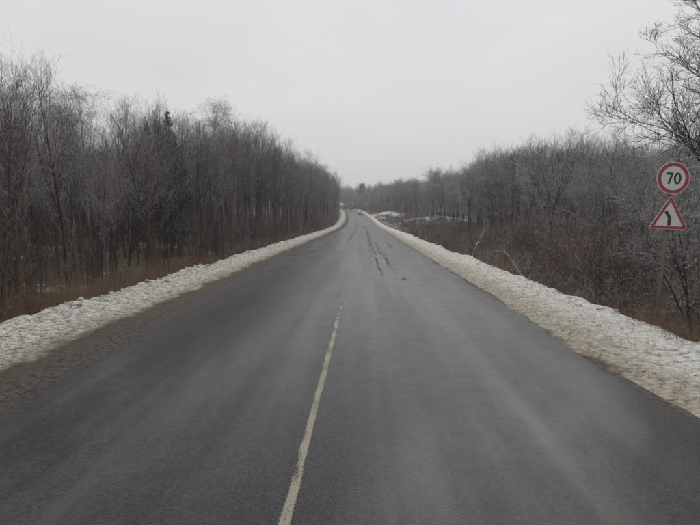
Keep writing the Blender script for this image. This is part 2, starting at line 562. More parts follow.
def verge_height(x, y):
    x = np.asarray(x, float); y = np.asarray(y, float)
    u = x - road_x(y)
    v = road_z(y) + np.where(u > 0, verge_profile(u - ROAD_R, y, VERGE_R, 21, 0.10), verge_profile(ROAD_L - u, y, VERGE_L, 43, 0.5))
    v = np.maximum(v, ground_z(x, y))
    return float(v) if v.ndim == 0 else v


def seat(uy, road_too=False):
    """points (x, y, z) lying on verge, ground or road for a list of (offset from road centre, y)"""
    a = np.array(uy)
    x = road_x(a[:, 1]) + a[:, 0]
    z = verge_height(x, a[:, 1])
    if road_too:
        z = np.maximum(z, road_h(a[:, 0], a[:, 1]))
    return np.stack([x, a[:, 1], z], -1)


# ------------------------------------------------------------------ branching plants
def unit(v):
    return v / np.maximum(np.linalg.norm(v, axis=-1, keepdims=True), 1e-9)


def perp(d, rng):
    r = rng.normal(size=d.shape)
    r -= (r * d).sum(-1, keepdims=True) * d
    return unit(r)


def shoots(rng, start, d, length, k, up=0.0, wob=0.1):
    """N curved shoots of k points"""
    N = len(start)
    pts = np.zeros((N, k, 3)); pts[:, 0] = start
    d = unit(d).copy()
    step = (length / (k - 1))[:, None]
    for i in range(1, k):
        d = unit(d + np.array([0, 0, up]) / (k - 1) + rng.normal(size=(N, 3)) * wob)
        pts[:, i] = pts[:, i - 1] + d * step
    return pts


def spawn(rng, pts, rad, m, t0, t1, ang, aspread=0.2, len_fn=None):
    """m children on each of the N shoots"""
    N, k, _ = pts.shape
    t = rng.uniform(t0, t1, size=(N, m))
    f = t * (k - 1); i = np.minimum(f.astype(int), k - 2); fr = (f - i)[..., None]
    idx = np.arange(N)[:, None]
    p = pts[idx, i] * (1 - fr) + pts[idx, i + 1] * fr
    tan = unit(pts[idx, i + 1] - pts[idx, i])
    rr = rad[idx, i] * (1 - fr[..., 0]) + rad[idx, i + 1] * fr[..., 0]
    a = ang + rng.normal(size=(N, m)) * aspread
    pd = perp(tan.reshape(-1, 3), rng).reshape(N, m, 3)
    d = tan * np.cos(a)[..., None] + pd * np.sin(a)[..., None]
    return p.reshape(-1, 3), d.reshape(-1, 3), t.reshape(-1), rr.reshape(-1)


def segs(pts, rad):
    N, k, _ = pts.shape
    return (pts[:, :-1].reshape(-1, 3), pts[:, 1:].reshape(-1, 3), rad[:, :-1].reshape(-1), rad[:, 1:].reshape(-1))


def seg_mesh(parts, sides=3):
    """tapered prisms for a list of segment arrays -> verts, quads"""
    a = np.concatenate([p[0] for p in parts]); b_ = np.concatenate([p[1] for p in parts])
    ra = np.concatenate([p[2] for p in parts]); rb = np.concatenate([p[3] for p in parts])
    d = unit(b_ - a)
    ref = np.where(np.abs(d[:, 2:3]) > 0.9, np.array([[1.0, 0, 0]]), np.array([[0, 0, 1.0]]))
    e1 = unit(np.cross(d, ref)); e2 = np.cross(d, e1)
    th = np.arange(sides) / sides * 2 * np.pi + 0.5
    ring = e1[:, None, :] * np.cos(th)[None, :, None] + e2[:, None, :] * np.sin(th)[None, :, None]
    va = a[:, None] + ring * ra[:, None, None]
    vb = b_[:, None] + ring * rb[:, None, None]
    v = np.concatenate([va, vb], 1).reshape(-1, 3)
    n_ = len(a); o = (np.arange(n_) * 2 * sides)[:, None]
    j = np.arange(sides)[None]; j2 = (j + 1) % sides
    q = np.stack([o + j, o + j2, o + sides + j2, o + sides + j], -1).reshape(-1, 4)
    return v, q


def tube(pts, rad, sides=7, flare=True):
    """one continuous tapered tube"""
    pts = np.asarray(pts, float); k = len(pts)
    tan = unit(np.gradient(pts, axis=0))
    e1 = unit(np.cross(tan, np.array([[0.0, 1.0, 0.02]]))); e2 = np.cross(tan, e1)
    th = np.arange(sides) / sides * 2 * np.pi
    v = (pts[:, None] + (e1[:, None] * np.cos(th)[None, :, None] + e2[:, None] * np.sin(th)[None, :, None]) * np.asarray(rad)[:, None, None]).reshape(-1, 3)
    i = np.arange(k - 1)[:, None] * sides; j = np.arange(sides)[None]; j2 = (j + 1) % sides
    q = np.stack([i + j, i + j2, i + sides + j2, i + sides + j], -1).reshape(-1, 4)
    return v, q


def lens(base, t, rng, spread=0.25):
    return base * np.clip(1 + rng.normal(size=len(t)) * spread, 0.4, 1.45)


def taper(r0, r1, k):
    return np.linspace(0, 1, k)[None] * (r1 - r0)[:, None] + r0[:, None]


def make_tree(seed, H, r, cs=0.3, n1=42, a1=0.75, l1=0.2, up1=0.7, n2=7, n3=5, wob=0.10, lean=0.03, tw=0.0042, droop=0.0, bend=0.02, fork=0):
    """returns (trunk verts, quads), (crown verts, quads); base at the origin"""
    rng = np.random.default_rng(seed)
    k0 = 14
    d0 = np.array([[rng.normal() * lean, rng.normal() * lean, 1.0]])
    tp = shoots(rng, np.zeros((1, 3)), d0, np.array([H]), k0, 0.15, bend)
    tr = (r * (1 - np.linspace(0, 1, k0) ** 0.9 * 0.93))[None]
    tr[0, 0] *= 1.35
    trunks = [tube(np.concatenate([[tp[0, 0] - [0, 0, 0.35]], tp[0]]), np.concatenate([[tr[0, 0] * 1.1], tr[0]]))]
    parts = []
    leaders = [(tp, tr)]
    if fork:
        p, d, t, rr = spawn(rng, tp, tr, fork, cs * 0.8, 0.62, 0.38, 0.1)
        L = H * (1 - t) * 0.95
        fp = shoots(rng, p, d, L, 8, 0.75, bend * 2)
        fr = taper(rr * 0.72, rr * 0.06 + tw, 8)
        for q in range(len(fp)):
            trunks.append(tube(fp[q], fr[q], 5))
        leaders.append((fp, fr))
    for li, (lp, lr) in enumerate(leaders):
        m1 = n1 if li == 0 else max(8, int(n1 * 0.45))
        p, d, t, rr = spawn(rng, lp, lr, m1, cs if li == 0 else 0.12, 0.985, a1, 0.16)
        prof = np.clip(0.45 + 1.1 * np.sin(np.clip((t - cs * (li == 0)) / (1 - cs * (li == 0)), 0, 1) ** 0.75 * math.pi * 0.93), 0.3, 1.5)
        L = lens(H * l1, t, rng) * prof * (1 if li == 0 else 0.75)
        k1 = 6
        p1 = shoots(rng, p, d, L, k1, up1, wob)
        r1 = taper(np.minimum(rr * 0.55, 0.012 + L * 0.011), np.full(len(p), tw * 1.1), k1)
        parts.append(segs(p1, r1))
        p, d, t, rr = spawn(rng, p1, r1, n2, 0.15, 1.0, 0.72, 0.22)
        L2 = lens(np.repeat(L, n2) * 0.42, t, rng, 0.3) * (1.15 - 0.5 * t)
        k2 = 4
        p2 = shoots(rng, p, d, L2, k2, up1 * 0.6 - droop, wob * 1.3)
        r2 = taper(np.minimum(rr * 0.7, 0.004 + L2 * 0.008), np.full(len(p), tw * 0.95), k2)
        parts.append(segs(p2, r2))
        if n3:
            p, d, t, rr = spawn(rng, p2, r2, n3, 0.2, 1.0, 0.7, 0.25)
            L3 = lens(np.repeat(L2, n3) * 0.55, t, rng, 0.35) + 0.06
            p3 = shoots(rng, p, d, L3, 3, up1 * 0.4 - droop * 1.6, wob * 1.4)
            parts.append(segs(p3, taper(np.full(len(p), tw * 1.0), np.full(len(p), tw * 0.8), 3)))
    tv = []; tq = []; off = 0
    for v, q in trunks:
        tv.append(v); tq.append(q + off); off += len(v)
    return (np.concatenate(tv), np.concatenate(tq)), seg_mesh(parts)


def make_shrub(seed, stems, Hm, spread, tw=0.0045, n2=8, n3=3, rs=0.012, up=0.5, wob=0.07, base=0.25):
    rng = np.random.default_rng(seed)
    az = rng.uniform(0, 2 * np.pi, stems); tl = np.abs(rng.normal(size=stems)) * spread
    d = np.stack([np.cos(az) * np.sin(tl), np.sin(az) * np.sin(tl), np.cos(tl)], -1)
    st = np.stack([np.cos(az) * base, np.sin(az) * base, np.full(stems, -0.2)], -1) * rng.uniform(0.2, 1, (stems, 1))
    st[:, 2] = -0.2
    L = Hm * rng.uniform(0.55, 1.05, stems) + 0.2
    k = 7
    p0 = shoots(rng, st, d, L, k, up * 0.3, wob)
    r0 = taper(np.full(stems, rs) * rng.uniform(0.6, 1.2, stems), np.full(stems, tw), k)
    parts = [segs(p0, r0)]
    p, d, t, rr = spawn(rng, p0, r0, n2, 0.2, 1.0, 0.55, 0.2)
    L2 = lens(np.repeat(L, n2) * 0.30, t, rng, 0.3) * (1.2 - 0.6 * t)
    p2 = shoots(rng, p, d, L2, 4, up, wob * 1.3)
    r2 = taper(np.minimum(rr * 0.8, 0.006), np.full(len(p), tw * 0.9), 4)
    parts.append(segs(p2, r2))
    if n3:
        p, d, t, rr = spawn(rng, p2, r2, n3, 0.2, 1.0, 0.6, 0.2)
        L3 = lens(np.repeat(L2, n3) * 0.55, t, rng, 0.3)
        p3 = shoots(rng, p, d, L3, 3, up * 0.7, wob * 1.4)
        parts.append(segs(p3, taper(np.full(len(p), tw * 0.95), np.full(len(p), tw * 0.75), 3)))
    return seg_mesh(parts)


def make_conifer(seed, H, r, cs, tiers, reach, fall, needle=0.016, round_top=False):
    rng = np.random.default_rng(seed)
    tp = shoots(rng, np.zeros((1, 3)), np.array([[0.01, 0.01, 1.0]]), np.array([H]), 12, 0.1, 0.008)
    tr = (r * (1 - np.linspace(0, 1, 12) * 0.95))[None]
    trunk = tube(np.concatenate([[tp[0, 0] - [0, 0, 0.3]], tp[0]]), np.concatenate([[tr[0, 0] * 1.1], tr[0]]))
    p, d, t, rr = spawn(rng, tp, tr, tiers, cs, 0.99, 1.35 if not round_top else 1.0, 0.15)
    tt = (t - cs) / (1 - cs)
    prof = (1 - tt) ** 0.95 + 0.015 if not round_top else 0.35 + 0.65 * np.sin(np.clip(tt * 0.9 + 0.1, 0, 1) * math.pi)
    L = lens(np.full(len(t), reach), t, rng, 0.2) * prof
    p1 = shoots(rng, p, d, L, 5, fall, 0.08)
    r1 = taper(np.full(len(p), 0.02), np.full(len(p), 0.008), 5)
    parts_w = [segs(p1, r1)]
    p, d, t, rr = spawn(rng, p1, r1, 12, 0.05, 1.0, 0.8, 0.25)
    L2 = lens(np.repeat(L, 12) * 0.33, t, rng, 0.3) + 0.05
    p2 = shoots(rng, p, d, L2, 3, -0.25 if not round_top else 0.3, 0.15)
    r2 = taper(np.full(len(p), needle * 1.2), np.full(len(p), needle * 0.5), 3)
    parts_n = [segs(p2, r2)]
    p, d, t, rr = spawn(rng, p2, r2, 7, 0.0, 1.0, 0.8, 0.25)
    L3 = rng.uniform(0.10, 0.28, len(p)) * np.clip(np.repeat(L2, 7) * 2.2, 0.30, 1.0)
    p3 = shoots(rng, p, d, L3, 2, -0.1, 0.2)
    parts_n.append(segs(p3, taper(np.full(len(p), needle), np.full(len(p), needle * 0.4), 2)))
    return trunk, seg_mesh(parts_w + parts_n)


def pair(name, tree, m_trunk, m_crown):
    """the trunk mesh, the crown mesh and the two joined (for the far wood)"""
    (tv, tq), (cv, cq) = tree
    mt = mesh_np('trunk', tv, tq); mt.materials.append(m_trunk)
    mc = mesh_np('crown', cv, cq); mc.materials.append(m_crown)
    mj = mesh_np(name, np.concatenate([tv, cv]), np.concatenate([tq, cq + len(tv)]),
                 mat_idx=np.concatenate([np.zeros(len(tq)), np.ones(len(cq))]))
    mj.materials.append(m_trunk); mj.materials.append(m_crown)
    return dict(trunk=mt, crown=mc, joined=mj, H=float(cv[:, 2].max()))


# slender young trees of the left wood
SL = []
for i in range(9):
    H = 10.5 + (i % 3) * 1.2
    SL.append(pair('woodland_tree', make_tree(100 + i, H, 0.085 + 0.016 * (i % 3), cs=0.30 + 0.05 * (i % 4), n1=34, a1=0.56 + 0.06 * (i % 2), l1=0.165,
                                              up1=0.85, n2=7, n3=4, wob=0.07, lean=0.025, fork=(0, 2, 1)[i % 3], bend=0.022), M_TRUNK_G if i % 2 else M_TRUNK_D, M_TWIG_L))
# broader, twiggier trees of the right wood
BR = []
for i in range(7):
    H = 8.2 + (i % 3) * 0.8
    BR.append(pair('woodland_tree', make_tree(200 + i, H, 0.075 + 0.012 * (i % 3), cs=0.18, n1=34, a1=0.92, l1=0.24, up1=0.55, n2=8, n3=5,
                                              wob=0.19, lean=0.07, fork=3, bend=0.06), M_TRUNK_D, M_TWIG_R))
# birches
BI = []
for i in range(3):
    BI.append(pair('woodland_tree', make_tree(300 + i, 13.0, 0.085, cs=0.34, n1=48, a1=0.6, l1=0.15, up1=0.5, n2=8, n3=6, droop=0.7, lean=0.02,
                                              fork=1, bend=0.02), M_BIRCH, M_TWIG_RED if i == 2 else M_TWIG_L))
def make_oak(seed, H, r):
    rng = np.random.default_rng(seed)
    k0 = 12
    tp = shoots(rng, np.zeros((1, 3)), np.array([[0.03, 0.02, 1.0]]), np.array([H * 0.8]), k0, 0.1, 0.06)
    tr = (r * (1 - np.linspace(0, 1, k0) ** 1.1 * 0.9))[None]
    tr[0, 0] *= 1.4
    trunk = tube(np.concatenate([[tp[0, 0] - [0, 0, 0.35]], tp[0]]), np.concatenate([[tr[0, 0] * 1.1], tr[0]]), 10)
    parts = []
    p, d, t, rr = spawn(rng, tp, tr, 34, 0.14, 1.0, 1.0, 0.16)
    az = np.arange(34) * 2.399 + rng.normal(size=34) * 0.3          # limbs spread evenly round the trunk
    tilt = 1.30 - 0.75 * t + rng.normal(size=34) * 0.1
    d = np.stack([np.cos(az) * np.sin(tilt), np.sin(az) * np.sin(tilt), np.cos(tilt)], -1)
    L = H * 0.50 * (1.28 - 0.68 * t) * rng.uniform(0.75, 1.12, 34)
    k1 = 11
    p1 = shoots(rng, p, d, L, k1, 0.35, 0.11)
    r1 = taper(np.minimum(rr * 0.6, 0.016 + L * 0.009), np.full(34, 0.006), k1)
    parts.append(segs(p1, r1))
    prev, rad, Lp_ = p1, r1, L
    for lvl, (m, t0_, ratio, kk, tip, an) in enumerate(((11, 0.15, 0.34, 7, 0.005, 0.75), (9, 0.12, 0.42, 5, 0.0042, 0.72), (5, 0.15, 0.45, 3, 0.0026, 0.7))):
        p, d, t, rr = spawn(rng, prev, rad, m, t0_, 1.0, an, 0.22)
        L_ = lens(np.repeat(Lp_, m) * ratio, t, rng, 0.25) * (1.2 - 0.55 * t) + 0.03
        prev = shoots(rng, p, d, L_, kk, 0.25, 0.22)
        rad = taper(np.minimum(rr * 0.65, 0.004 + L_ * 0.011), np.full(len(p), tip), kk)
        Lp_ = L_
        parts.append(segs(prev, rad))
    return trunk, seg_mesh(parts)


OAK = pair('woodland_tree', make_oak(411, 9.0, 0.19), M_TRUNK_D, M_TWIG_R)
SPR = [pair('woodland_tree', make_conifer(500 + i, 10.5, 0.10, 0.10, 150, 2.1, -0.45, 0.018), M_TRUNK_D, M_NEEDLE) for i in range(2)]
PINE = pair('woodland_tree', make_conifer(520, 14, 0.16, 0.18, 130, 2.9, 0.15, 0.035, True), M_TRUNK_D, M_NEEDLE)


def shrub_mesh(seed, mat, **kw):
    v, q = make_shrub(seed, **kw)
    me = mesh_np('shrub', v, q); me.materials.append(mat)
    return dict(joined=me, H=float(v[:, 2].max()))


SAP = [shrub_mesh(600 + i, [M_TWIG_DARK, M_TWIG_L, M_TWIG_RED][i % 3], stems=7 + i, Hm=4.2, spread=0.07, n2=6, n3=2, rs=0.018, base=0.42, up=0.8, wob=0.045) for i in range(6)]
SHR = [shrub_mesh(700 + i, [M_TWIG_RED, M_TWIG_R, M_TWIG_RED][i % 3], stems=17, Hm=3.1, spread=0.34, n2=10, n3=3, rs=0.012, base=0.35, up=0.35, wob=0.10) for i in range(6)]
LOW = [shrub_mesh(800 + i, M_TWIG_RED if i % 2 else M_TWIG_R, stems=20, Hm=1.3, spread=0.45, n2=7, n3=2, rs=0.007, tw=0.0035, base=0.3, up=0.2) for i in range(4)]
KINDS = dict(SL=SL, BR=BR, BI=BI, SAP=SAP, SHR=SHR, LOW=LOW)

# ------------------------------------------------------------------ where they stand
def front_left(y):
    return np.interp(y, [0, 25, 60, 100, 160, 240, 400], [-11.8, -11.8, -11.2, -10.2, -9.0, -8.0, -7.5])


def front_right(y):
    return np.interp(y, [0, 20, 45, 70, 110, 160, 230, 300, 400], [9.5, 10.5, 13.0, 16.5, 19.0, 19.0, 13.0, 9.0, 8.0])


plants = []     # (kind, form, x, y, rz, scale, depth behind the wood's edge, side)


def clear_of(x, y, r, pts):
    for (a, b2) in pts:
        if (a - x) ** 2 + (b2 - y) ** 2 < r * r:
            return False
    return True


def scatter(side, kinds, y0, y1, d0, d1, dens, hs):
    """throw plants into the belt between depth d0 and d1 behind the wood's edge"""
    n_ = int((y1 - y0) * (d1 - d0) * dens)
    for _ in range(n_):
        y = random.uniform(y0, y1); dep = random.uniform(d0, d1)
        kind = random.choice(kinds)
        f = float(front_left(y)) - dep if side < 0 else float(front_right(y)) + dep
        x = f + float(road_x(y)) + 0.47
        fi = random.randrange(len(KINDS[kind]))
        want = hs(y) * (random.uniform(0.66, 1.0) if kind in ('SL', 'BR', 'BI') else random.uniform(0.7, 1.2)) * (0.80 + 0.34 * float(vnoise(y * 0.09, x * 0.09, 17)))
        plants.append((kind, fi, x, y, random.uniform(0, 6.283), want / KINDS[kind][fi]['H'], dep, side))


HL = lambda y: 1.06 * float(np.interp(y, [8, 18, 24, 30, 38, 52, 66, 84, 140, 300], [8.6, 9.6, 9.8, 9.8, 10.6, 12.6, 14.0, 16.0, 17.6, 14.5]))
HR = lambda y: 1.06 * float(np.interp(y, [8, 28, 39, 62, 100, 152, 300], [5.6, 6.6, 8.8, 12.4, 14.2, 14.2, 15.5]))
HS = lambda y: 3.6
HB = lambda y: float(np.interp(y, [5, 30, 60], [2.7, 3.0, 2.6]))
HLOW = lambda y: 1.2
KL = ['SL'] * 11 + ['BI']
KR = ['BR'] * 6 + ['SL'] * 2
scatter(-1, KL, 5, 60, 0, 6, 0.24, HL)
scatter(-1, KL, 5, 70, 6, 26, 0.15, HL)
scatter(-1, KL, 60, 150, 0, 6, 0.24, HL)
scatter(-1, KL, 70, 150, 6, 24, 0.10, HL)
scatter(-1, KL, 150, 345, 0, 20, 0.075, HL)
scatter(-1, ['SAP'], 4, 60, -2.6, 3, 0.50, HS)
scatter(-1, ['SAP'], 4, 80, 3, 14, 0.24, HS)
scatter(-1, ['SAP'], 4, 110, 14, 30, 0.24, lambda y: 5.2)
scatter(-1, ['BR'], 4, 130, 17, 32, 0.13, lambda y: 0.78 * HL(y))
scatter(1, ['SAP', 'SHR'], 6, 110, 18, 28, 0.16, lambda y: 4.6)
scatter(-1, ['SAP', 'SHR'], 60, 180, -1.5, 5, 0.26, HS)
scatter(-1, ['SAP', 'SHR'], 180, 330, -1, 5, 0.12, HS)
scatter(-1, ['LOW'], 8, 110, -4.4, -0.6, 0.30, HLOW)
scatter(1, KR, 6, 60, 0.5, 7, 0.16, HR)
scatter(1, KR, 5, 70, 7, 26, 0.14, HR)
scatter(1, KR, 60, 150, 0, 24, 0.11, HR)
scatter(1, KR + ['SL'] * 6, 150, 345, 0, 26, 0.075, HR)
scatter(1, ['SHR'], 5, 50, -2.6, 4, 0.66, HB)
scatter(1, ['SHR', 'SAP'], 5, 80, 4, 20, 0.24, HB)
scatter(1, ['SHR', 'LOW'], 40, 135, -9.5, 3, 0.30, lambda y: 1.7)
scatter(1, ['LOW'], 30, 135, -8, -1, 0.30, HLOW)
scatter(1, ['SHR', 'LOW'], 130, 345, -2.5, 6, 0.14, HB)
scatter(1, ['SHR', 'SHR', 'LOW'], 128, 250, -11, -1, 0.13, lambda y: 1.9)
# the wood that closes the view where the road bends away over the crest
for _ in range(260):
    y = random.uniform(350, 410); x = random.uniform(-34, 60)
    if abs(x - float(road_x(y))) < 7 and y < 385:
        continue
    k = random.choice(['SL', 'SL', 'BR', 'BI'])
    fi = random.randrange(len(KINDS[k]))
    plants.append((k, fi, x, y, random.uniform(0, 6.283), random.choice([11, 13, 15, 17, 18.5]) * random.uniform(0.85, 1.08) / KINDS[k][fi]['H'], 5.0, 0))
for _ in range(150):
    y = random.uniform(388, 425); x = random.uniform(-52, 4)
    k = random.choice(['SL', 'BR', 'SAP'])
    fi = random.randrange(len(KINDS[k]))
    plants.append((k, fi, x, y, random.uniform(0, 6.283), random.uniform(11, 17) * (0.4 if k == 'SAP' else 1) / KINDS[k][fi]['H'], 6.0, 0))
for _ in range(330):
    y = random.uniform(347, 385); x = random.uniform(-34, 60)
    if abs(x - float(road_x(y))) < 6:
        continue
    plants.append(('SAP', random.randrange(6), x, y, random.uniform(0, 6.283), random.uniform(0.9, 1.6), 2.0, 0))

keep = []
for p in plants:
    k, f, x, y, rz, s, dep, side = p
    u = x - float(road_x(y))
    if ROAD_L - VERGE_L - 0.7 < u < ROAD_R + VERGE_R + 0.7:
        continue
    if y < 14 and side > 0 and x < 8.2:
        continue                                    # keep the sign and what is before it clear
    if k in ('SHR', 'SAP') and side > 0 and y < 26 and x / max(y, 1) < 0.44 and x < 7.0:
        continue
    if k in ('SHR', 'LOW', 'SAP') and min(math.hypot(x - 20, (y - 150) * 0.4), math.hypot(x - 9.5, (y - 206) * 0.4)) < 8.5 and random.random() < 0.78:
        continue
    keep.append(p)
plants = keep
for _ in range(70):                                 # brush behind the near right verge and the sign
    y = random.uniform(8.5, 26); x = random.uniform(6.4, 9.6)
    if y < 10.7 and x / y < 0.64:
        continue
    k = random.choice(['SHR', 'SHR', 'LOW'])
    fi = random.randrange(len(KINDS[k]))
    plants.append((k, fi, x, y, random.uniform(0, 6.283), random.uniform(1.1, 2.1) * (0.55 if k == 'LOW' else 1) / KINDS[k][fi]['H'], -1.0, 1))


def shown(p):
    k, f, x, y, rz, s, dep, side = p
    q = pix((x, y, float(road_z(y)) + 2.0))
    if q is None or q[0] < -12 or q[0] > 712:
        return -1.0
    H = KINDS[k][f]['H'] * s
    return H / math.hypot(x, y) / (1.0 + max(0, dep) / 4.0) + 0.0


trees = sorted([p for p in plants if p[0] in ('SL', 'BR', 'BI')], key=shown, reverse=True)
bushes = sorted([p for p in plants if p[0] in ('SAP', 'SHR', 'LOW')], key=shown, reverse=True)


def put_tree(name, form, loc, rz, s, label, group=None, lean=(0, 0)):
    e = empty(name, loc, rz)
    e.scale = (s, s, s)
    e.rotation_euler = (lean[0], lean[1], rz)
    for part in ('trunk', 'crown'):
        o = bpy.data.objects.new(part, form[part]); COL.objects.link(o); o.parent = e
    return set_props(e, label, 'tree', group)


ORD = ('first second third fourth fifth sixth seventh eighth ninth tenth eleventh twelfth thirteenth fourteenth fifteenth '
       'sixteenth seventeenth eighteenth nineteenth twentieth').split()


def zone(p):
    '''where a plant stands among things one can find in the picture, and its picture x'''
    k, f, x, y, rz, s, dep, side = p
    q = pix((x, y, float(road_z(y)) + 1.0))
    px = q[0] if q else -99
    if side < 0:
        w_ = ('left of the two spruces' if px < 130 else 'near the two spruces' if px < 192 else 'beside the tall birch, left wood' if px < 255 else
              'where left wood nears road' if px < 315 else 'far along the left wood')
    elif side > 0:
        w_ = ('behind the road signs' if px > 640 else 'in the right wood under the oak' if px > 575 else 'around the bent tree, right wood' if px > 510 else
              'in the right wood past the railing' if px > 440 else 'far along the right wood')
    else:
        w_ = 'closing the view where the road ends'
    return w_, ('front row' if dep < 3.0 else 'farther back'), px


N_TREE = 290
N_BUSH = 270


def label_all(pl, looks):
    groups = {}
    for p in pl:
        w_, row, px = zone(p)
        groups.setdefault((looks[p[0]], w_, row), []).append((px, p))
    out = {}
    for (look, w_, row), mem in groups.items():
        mem.sort(key=lambda t: t[0])
        for i, (px, p) in enumerate(mem):
            lab = f'{look} {w_}, {row}'
            if 1 < len(mem) <= 20 and row == 'front row':
                lab += f', {ORD[i]} from left'
            out[id(p)] = (lab, f'{look} {w_} {row}')
    return out


LT = label_all(trees[:N_TREE], {'SL': 'slender bare tree', 'BR': 'crooked bare tree', 'BI': 'white-stemmed birch'})
for p in trees[:N_TREE]:
    k, f, x, y, rz, s, dep, side = p
    lab, grp = LT[id(p)]
    put_tree('birch_tree' if k == 'BI' else 'bare_tree', KINDS[k][f], (x, y, float(ground_z(x, y)) - 0.05), rz, s, lab, grp)

LB = label_all(bushes[:N_BUSH], {'SAP': 'thin upright sapling clump', 'SHR': 'many-stemmed bare shrub', 'LOW': 'knee-high wiry bush'})
for p in bushes[:N_BUSH]:
    k, f, x, y, rz, s, dep, side = p
    lab, grp = LB[id(p)]
    o = bpy.data.objects.new({'SAP': 'sapling_clump', 'SHR': 'shrub', 'LOW': 'low_bush'}[k], KINDS[k][f]['joined'])
    COL.objects.link(o)
    o.location = (x, y, verge_height(x, y) if k == 'LOW' else float(ground_z(x, y)) - 0.03)
    o.rotation_euler = (0, 0, rz); o.scale = (s, s, s)
    set_props(o, lab, 'shrub' if k != 'SAP' else 'saplings', grp)


def mass(name, pl, forms, label):
    """the rest of the wood, one object"""
    coll = bpy.data.collections.new(name + '_forms')
    order = {}
    for kk in forms:
        for fi, fm in enumerate(KINDS[kk]):
            order[(kk, fi)] = len(order)
            o = bpy.data.objects.new(f'{name}_form_{len(order):03d}', fm['joined'])
            coll.objects.link(o)
    N = len(pl)
    co = np.array([(p[2], p[3], float(ground_z(p[2], p[3])) - 0.05) for p in pl], dtype=np.float32)
    me = bpy.data.meshes.new(name)
    me.vertices.add(N); me.vertices.foreach_set('co', co.ravel())
    for an, ty, vals in (('turn', 'FLOAT', [p[4] for p in pl]), ('size', 'FLOAT', [p[5] for p in pl]), ('form', 'INT', [order[(p[0], p[1])] for p in pl])):
        at_ = me.attributes.new(an, ty, 'POINT')
        at_.data.foreach_set('value', np.array(vals, dtype=np.float32 if ty == 'FLOAT' else np.int32))
    o = link(name, me)
    ng = bpy.data.node_groups.new(name, 'GeometryNodeTree')
    ng.interface.new_socket('Geometry', in_out='INPUT', socket_type='NodeSocketGeometry')
    ng.interface.new_socket('Geometry', in_out='OUTPUT', socket_type='NodeSocketGeometry')
    n, l = ng.nodes, ng.links
    gi, go = n.new('NodeGroupInput'), n.new('NodeGroupOutput')
    iop = n.new('GeometryNodeInstanceOnPoints')
    ci = n.new('GeometryNodeCollectionInfo')
    ci.inputs['Collection'].default_value = coll
    ci.inputs['Separate Children'].default_value = True
    ci.inputs['Reset Children'].default_value = True

    def attr(nm, ty):
        a = n.new('GeometryNodeInputNamedAttribute'); a.data_type = ty
        a.inputs['Name'].default_value = nm
        return a.outputs[0]
    cx = n.new('ShaderNodeCombineXYZ')
    l.new(attr('turn', 'FLOAT'), cx.inputs['Z'])
    l.new(gi.outputs[0], iop.inputs['Points'])
    l.new(ci.outputs[0], iop.inputs['Instance'])
    iop.inputs['Pick Instance'].default_value = True
    l.new(attr('form', 'INT'), iop.inputs['Instance Index'])
    l.new(cx.outputs[0], iop.inputs['Rotation'])
    l.new(attr('size', 'FLOAT'), iop.inputs['Scale'])
    l.new(iop.outputs[0], go.inputs[0])
    md = o.modifiers.new('scatter', 'NODES'); md.node_group = ng
    return set_props(o, label, None, None, 'stuff')


mass('forest', trees[N_TREE:], ['SL', 'BR', 'BI'], 'mass of bare grey-brown trees deep in the woods on both sides')
mass('undergrowth', bushes[N_BUSH:], ['SAP', 'SHR', 'LOW'], 'tangle of thin bare stems between the trees of both woods')

# ------------------------------------------------------------------ trees with a look of their own
def on_ground(x, y):
    return (x, y, float(ground_z(x, y)) - 0.05)


put_tree('oak_tree', OAK, on_ground(10.85, 15.2), 3.6, 1.05, 'big bare oak with wide dark limbs reaching over the speed limit sign')
P1 = at(222, 150, 52)
put_tree('birch_tree', BI[0], on_ground(P1.x, 52), 1.0, 14.4 / BI[0]['H'], 'tall birch whose rounded feathery crown tops the left wood')
for px, y, s, lab in ((148, 37, 9.0, 'dark snow-dusted spruce, the left of two in the left wood'), (171, 38, 9.9, 'dark green spruce, the right of two in the left wood')):
    q = at(px, 180, y)
    put_tree('spruce_tree', SPR[0 if px < 160 else 1], on_ground(q.x, y), px, s / SPR[0]['H'], lab)
q = at(362, 190, 352)
put_tree('pine_tree', PINE, on_ground(q.x, 352), 0.3, 17.5 / PINE['H'], 'dark round-crowned pine above the far end of the road')
for px, y, s, f, lab in ((17, 19.5, 9.4, 1, 'dark straight tree at the far left, thickest trunk of the left wood'),
                         (7, 18.0, 7.8, 4, 'leaning thin tree beside the thick trunk at the left edge'),
                         (66, 22.0, 9.7, 2, 'tree with forked top rising over its neighbours, left of the road'),):
    q = at(px, 240, y)
    put_tree('bare_tree', SL[f], on_ground(q.x, y), px * 0.7, s / SL[f]['H'], lab)
for px, y, s, f, lab, ln in ((697, 11.6, 4.6, 2, 'dark crooked tree rising behind the road signs at the right edge', (0, 0)),
                             (548, 33, 8.4, 1, 'bent dark tree standing tallest in the right wood before the oak', (0.0, 0.06)),
                             (470, 66, 9.6, 4, 'twiggy dark tree at the edge of the right wood beyond the clearing', (0, 0))):
    q = at(px, 240, y)
    put_tree('bare_tree', BR[f], on_ground(q.x, y), px * 0.3, s / BR[f]['H'], lab, lean=ln)

